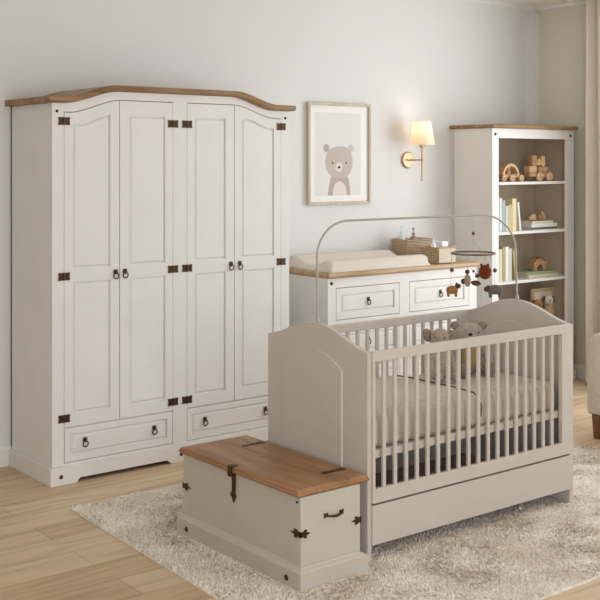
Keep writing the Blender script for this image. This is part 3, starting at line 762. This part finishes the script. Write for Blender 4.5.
# leaning book: tilt its top to the left against its neighbour
lb_ = [o for o in bpy.data.objects if o.get('label', '').startswith('thin white book leaning')][0]
lb_.location.x += .030; lb_.rotation_euler = (0, -.12, 0)
row = [(.024, .225, srgb(236, 234, 228), 'white book at the left end of the third bookcase shelf'),
       (.026, .228, srgb(222, 214, 192), 'cream book second from left on the third shelf'),
       (.026, .240, srgb(178, 164, 110), 'olive book third from left on the third shelf'),
       (.030, .242, srgb(238, 232, 222), 'tall white book on the third shelf, right of the olive one'),
       (.026, .228, srgb(212, 206, 190), 'pale beige book right of the tall white one, third shelf')]
x = 5.886
for w_, h_, c_, lb in row:
    w_ *= 1.12; book_up(x, .778, w_, h_, .16, c_, lb, g3); x += w_+.0035
book_up(x+.034, .7785, .028, .215, .15, srgb(190, 168, 112), 'olive-tan spotted book leaning left on the third shelf', g3, -.13)
gs2 = 'lying books on the second shelf'; gs3 = 'lying books on the third shelf'
book_flat(6.30, 6.60, 5.27, 5.44, 1.128, .016, srgb(120, 122, 116), 'dark grey book at the bottom of the second shelf pile', gs2, .03)
book_flat(6.305, 6.59, 5.265, 5.43, 1.144, .026, srgb(238, 236, 230), 'white book in the middle of the second shelf pile', gs2, -.02)
book_flat(6.31, 6.555, 5.27, 5.43, 1.170, .018, srgb(226, 214, 192), 'cream book topmost of the second shelf pile', gs2)
book_flat(6.255, 6.60, 5.26, 5.44, .778, .022, srgb(204, 200, 160), 'pale green-cream book at the bottom of the third shelf pile', gs3, .02)
book_flat(6.25, 6.59, 5.265, 5.43, .800, .020, srgb(148, 160, 120), 'green book topmost of the third shelf pile', gs3, -.03)

# ------------------------------------------------------------------ wooden toys
def wheel(t, x, y, z, r, w=.014, mat=None):
    wh = MB().lathe([(r*.9, 0), (r, -.002), (r, -w+.002), (r*.9, -w)], (x, y, z), 'y', 20).build('wheel', mat or M['toywood'], t, smooth=True, angle=40)
    MB().lathe([(r*.28, -w), (r*.28, -w-.003), (0, -w-.004)], (x, y, z), 'y', 10).build('axle_cap', M['toywood_dark'], wh, smooth=True)
Z1 = 1.480
t = thing('toy_car', (6.10, 5.30, Z1), 'wooden toy car with an open arched roof at the left of the top shelf', 'toy')
m = MB(); arch = []
for k in range(17):
    a = PI*k/16; arch.append((6.085+.088*math.cos(a), Z1+.045+.085*math.sin(a)))
for k in range(17):
    a = PI*(16-k)/16; arch.append((6.085+.068*math.cos(a), Z1+.045+.066*math.sin(a)))
m.prismY(arch, 5.27, 5.33); m.build('roof_arch', M['toywood'], t, smooth=True, angle=30)
MB().box(5.99, 6.19, 5.27, 5.33, Z1+.024, Z1+.056).build('car_body', M['toywood_dark'], t, bevel=.010, seg=3)
m = MB(); m.lathe([(.018, 0), (.02, .02), (.012, .034)], (6.085, 5.30, Z1+.055), 'z', 14); m.ball((6.085, 5.30, Z1+.102), .017); m.build('driver', M['toywood_dark'], t, smooth=True)
for x in (6.00, 6.085, 6.185): wheel(t, x, 5.27, Z1+.0245, .024)
for x in (6.00, 6.185): wheel(t, x, 5.344, Z1+.0245, .024)
tag(MB().lathe([(.016, 0), (.018, .004), (.018, .03), (.006, .034), (.006, .045), (.012, .05), (.012, .062), (0, .066)], (6.29, 5.38, Z1), 'z', 16).build('wooden_peg', M['toywood_dark'], None, smooth=True), 'small turned wooden peg figure between the toy car and the block truck', 'toy')
t = thing('toy_truck', (6.44, 5.3, Z1), 'wooden toy truck stacked with blocks at the right of the top shelf', 'toy')
MB().box(6.335, 6.575, 5.27, 5.34, Z1+.030, Z1+.062).build('chassis', M['toywood_dark'], t, bevel=.006)
wheel(t, 6.435, 5.27, Z1+.034, .034); wheel(t, 6.545, 5.27, Z1+.034, .034)
wheel(t, 6.435, 5.354, Z1+.034, .034); wheel(t, 6.545, 5.354, Z1+.034, .034)
m = MB(); m.box(6.34, 6.42, 5.275, 5.335, Z1+.0625, Z1+.112); m.build('block', M['toywood'], t, bevel=.005)
MB().box(6.44, 6.55, 5.275, 5.335, Z1+.0625, Z1+.105).build('block', M['toywood_dark'], t, bevel=.005)
MB().box(6.375, 6.425, 5.28, 5.33, Z1+.1125, Z1+.190).build('block', M['toywood_dark'], t, bevel=.005)
MB().box(6.478, 6.518, 5.28, 5.33, Z1+.1055, Z1+.185).build('block', M['toywood'], t, bevel=.005)
MB().lathe([(.024, 0), (.026, -.003), (.026, -.045), (.024, -.048)], (6.452, 5.33, Z1+.140), 'y', 20).build('block', M['toywood'], t, smooth=True, angle=40)
Z2 = 1.188
t.location.x += -0.045
t = thing('toy_snail', (6.27, 5.33, Z2), 'round wooden animal toy at the left on top of the white book pile', 'toy')
m = MB(); m.ball((6.26, 5.33, Z2+.026), (.034, .02, .026)); m.ball((6.232, 5.33, Z2+.020), (.02, .016, .018)); m.build('body', M['toywood'], t, smooth=True)
t.location.x += 0.135
t = thing('toy_duck', (6.36, 5.33, Z2), 'wooden animal toy with leaf-shaped tail at the right on the book pile', 'toy')
m = MB(); m.ball((6.335, 5.33, Z2+.024), (.026, .018, .024)); m.build('body', M['toywood_dark'], t, smooth=True)
MB().ball((6.375, 5.33, Z2+.034), (.014, .012, .038), rot=(0, -.5, 0)).build('tail', M['toywood'], t, smooth=True)
Z3 = .820
t.location.x += 0.135
t = thing('toy_house', (6.36, 5.33, Z3), 'small wooden arched house toy on the green books', 'toy')
m = MB()
out = [(6.295, Z3), (6.295, Z3+.045), (6.32, Z3+.075), (6.36, Z3+.092), (6.40, Z3+.080), (6.43, Z3+.050), (6.43, Z3), (6.395, Z3)]
out += [(6.362+.033*math.cos(a), Z3+.035*math.sin(a)+.008) for a in [PI*k/8 for k in range(1, 8)]]+[(6.329, Z3)]
m.prismY(out, 5.31, 5.36); m.build('body', M['toywood_dark'], t, bevel=.003)
MB().prismY([(6.40, Z3+.084), (6.372, Z3+.098), (6.435, Z3+.062), (6.442, Z3+.050), (6.43, Z3+.048)], 5.305, 5.365).build('roof', M['toywood'], t)
# fourth shelf: woven frame board and small plush dog
Z4 = .428
t.location.x += 0.090
t = thing('woven_board', (6.48, 5.32, Z4), 'beige woven square frame board standing on the fourth shelf', 'board')
m = MB(); u0, u1, bt = 6.35, 6.615, .262
m.box(u0, u1, 5.30, 5.32, Z4, Z4+.03).box(u0, u1, 5.30, 5.32, Z4+bt-.03, Z4+bt).box(u0, u0+.03, 5.30, 5.32, Z4+.03, Z4+bt-.03).box(u1-.03, u1, 5.30, 5.32, Z4+.03, Z4+bt-.03)
m.build('rim', M['wicker'], t, bevel=.003)
MB().box(u0+.03, u1-.03, 5.306, 5.316, Z4+.03, Z4+bt-.03).build('panel', M['canvas'], t)
def small_dog(x, y, hz, bmat, hmat, emat, label):
    t = thing('plush_dog', (x, y, Z4), label, 'plush toy')
    m = MB(); m.ball((x, y, Z4+hz*.42), (.040, .030, hz*.42)); m.ball((x-.022, y-.022, Z4+.016), (.018, .022, .016)); m.ball((x+.022, y-.022, Z4+.016), (.018, .022, .016)); m.build('body', bmat, t, smooth=True)
    m = MB(); m.ball((x, y-.004, Z4+hz), (.038, .028, .032)); m.ball((x-.004, y-.028, Z4+hz-.008), (.017, .014, .013)); m.build('head', hmat, t, smooth=True)
    for s in (-1, 1): MB().ball((x+s*.037, y-.004, Z4+hz+.002), (.012, .016, .028), rot=(0, -s*.25, 0)).build('ear', emat, t, smooth=True)
    MB().ball((x-.004, y-.042, Z4+hz-.003), .0055, n=8, m=6).build('nose', M['black'], t, smooth=True)
    for s in (-1, 1): MB().ball((x+s*.015, y-.029, Z4+hz+.010), .0035, n=8, m=6).build('eye', M['black'], t, smooth=True)
    t.rotation_euler = (0, 0, -.45)
small_dog(6.485, 5.262, .178, M['plush_tan'], M['plush_pale'], M['felt_brown'], 'white faced plush dog with dark ears before the woven board on the fourth shelf')
small_dog(6.355, 5.255, .160, M['plush_tan'], M['felt_tan'], M['felt_brown'], 'brown plush dog left of the white faced one on the fourth shelf')

# ------------------------------------------------------------------ curtain
cu = thing('curtain', (6.66, 4.77, 0), 'floor-length beige pleated curtain hanging on the right wall behind the armchair', 'curtain')
m = MB(); nY = 120; loops = []
for z in (.012, .5, 1.2, 2.0, 2.808):
    l = []
    k = 1-.12*z/2.8
    fr = []; bk = []
    for i in range(nY+1):
        y = lerp(5.070, 4.48, i/nY)
        w_ = .038*math.sin(y*2*PI/.105+.4*math.sin(y*7+z*.3))*k+.012*math.sin(y*17+z*.8)
        fr.append((6.655+w_, y, z)); bk.append((6.6585+w_, y, z))
    loops.append(fr+bk[::-1])
m.loft(loops); m.build('pleated_cloth', M['curtain'], cu, smooth=True, angle=80)
MB().box(6.63, 6.68, 1.0, 5.2, 2.808, 2.82).build('track', M['white'], cu)

# ------------------------------------------------------------------ armchair
ac = thing('armchair', (5.75, 3.65, 0), 'cream upholstered armchair on brown wooden legs, cut off at the right edge', 'armchair')
def arm(y0, y1, name='arm'):
    m = MB(); loops = []; yc = (y0+y1)/2; hw = (y1-y0)/2; n = 20
    for x, s in ((5.345, .82), (5.350, .93), (5.362, 1.0), (6.05, 1.0), (6.075, .93)):
        l = []
        pts = [(-hw, .155), (-hw*.9, .14), (hw*.9, .14), (hw, .155), (hw*1.0, .5)]
        for k in range(n+1):
            a = PI*k/n; pts.append((hw*math.cos(a), .53+.09*math.sin(a)))
        pts.append((-hw*1.0, .5))
        for a, b in pts: l.append((x, yc+a*s, .38+(b-.38)*(1-(1-s)*.35)))
        loops.append(l)
    return m.loft(loops).build(name, M['armchair'], ac, smooth=True, angle=50)
arm(3.895, 4.058); arm(3.142, 3.305)
MB().box(5.372, 6.05, 3.306, 3.894, .14, .30).build('seat_base', M['armchair'], ac, bevel=.02, seg=4)
MB().box(5.358, 5.95, 3.312, 3.888, .302, .445).build('seat_cushion', M['armchair'], ac, bevel=.04, seg=5)
m = MB(); m.loft([[(5.93, 3.30, .30), (6.10, 3.30, .16), (6.10, 3.90, .16), (5.93, 3.90, .30)], [(5.99, 3.29, .6), (6.16, 3.29, .6), (6.16, 3.91, .6), (5.99, 3.91, .6)], [(6.05, 3.32, .84), (6.18, 3.32, .84), (6.18, 3.88, .84), (6.05, 3.88, .84)]])
m.build('backrest', M['armchair'], ac, bevel=.035, seg=4)
for x in (5.375, 6.03):
    for y in (3.995, 3.205):
        m = MB(); w0, w1 = .026, .018
        m.loft([[(x-w1, y-w1, 0), (x+w1, y-w1, 0), (x+w1, y+w1, 0), (x-w1, y+w1, 0)], [(x-w0, y-w0, .142), (x+w0, y-w0, .142), (x+w0, y+w0, .142), (x-w0, y+w0, .142)]])
        m.build('leg', M['legwood'], ac)

# ------------------------------------------------------------------ rug
rg = thing('rug', (3.7, 3.67, 0), 'large shaggy cream-beige rug lying under the crib and chest', 'rug')
Q = [(2.250, 2.645), (5.15, 2.645), (5.15, 4.70), (2.345, 4.70)]
MB().prismZ(Q, 0.0005, .004).build('backing', M['rug'], rg)
rnd = random.Random(3)
def blocked(x, y, g=0):
    if 2.558-g < x < 2.90+g and 3.243-g < y < 4.112+g: return True
    if (2.954-g < x < 2.980+g or 4.232-g < x < 4.262+g) and 3.306-g < y < 3.98+g: return True
    return False
def xleft(y): return 2.250+.095*(y-2.645)/2.055
# woolly pile surface: fine bumpy field, plus short leaning yarn ends
V = []; Fc = []; st = .0085
NX, NYr = int(2.9/st), int(2.055/st)
for j in range(NYr+1):
    y = 2.645+2.055*j/NYr; xl = xleft(y)
    for i in range(NX+1):
        x = lerp(xl, 5.15, i/NX)
        edge = min(i, NX-i, j, NYr-j)
        h = .0095+.0012*math.sin(x*23+2*math.sin(y*17))+.0010*math.sin(y*29+x*11)+rnd.uniform(-.0034, .0034)
        if edge == 0: h = .001
        elif edge < 3: h *= .6+.13*edge
        if blocked(x, y, .006): h = .0062
        V.append((x+(rnd.uniform(-.003, .003) if edge else rnd.uniform(-.003, .003)), y+rnd.uniform(-.003, .003), h))
for j in range(NYr):
    for i in range(NX):
        k = j*(NX+1)+i; Fc.append((k, k+1, k+NX+2, k+NX+1))
NT = 95000
for q in range(NT):
    y = 2.650+rnd.random()*2.045; xl = xleft(y); x = xl+.004+rnd.random()*(5.144-xl)
    if blocked(x, y, .012): continue
    L = .005+.006*rnd.random(); lean = .006+.012*rnd.random()
    b = 2.2*math.sin(x*9+1.3*math.sin(y*7))+2.0*math.cos(y*8+x*3)+rnd.uniform(-1.6, 1.6)
    w_ = .0016+.0014*rnd.random(); cb_, sb_ = math.cos(b), math.sin(b)
    px_, py_ = -sb_*w_, cb_*w_; lx, ly = cb_*lean, sb_*lean; z0 = .008
    k = len(V)
    V += [(x-px_, y-py_, z0), (x+px_, y+py_, z0), (x+px_+lx*.6, y+py_+ly*.6, z0+L*.8), (x-px_+lx*.6, y-py_+ly*.6, z0+L*.8), (x+lx, y+ly, z0+L)]
    Fc += [(k, k+1, k+2, k+3), (k+3, k+2, k+4)]
me = bpy.data.meshes.new('pile'); me.from_pydata([(a-3.7, b-3.67, c) for a, b, c in V], [], Fc); me.materials.append(M['rug'])
po = bpy.data.objects.new('pile', me); C.objects.link(po); po.parent = rg; po['kind'] = 'stuff'
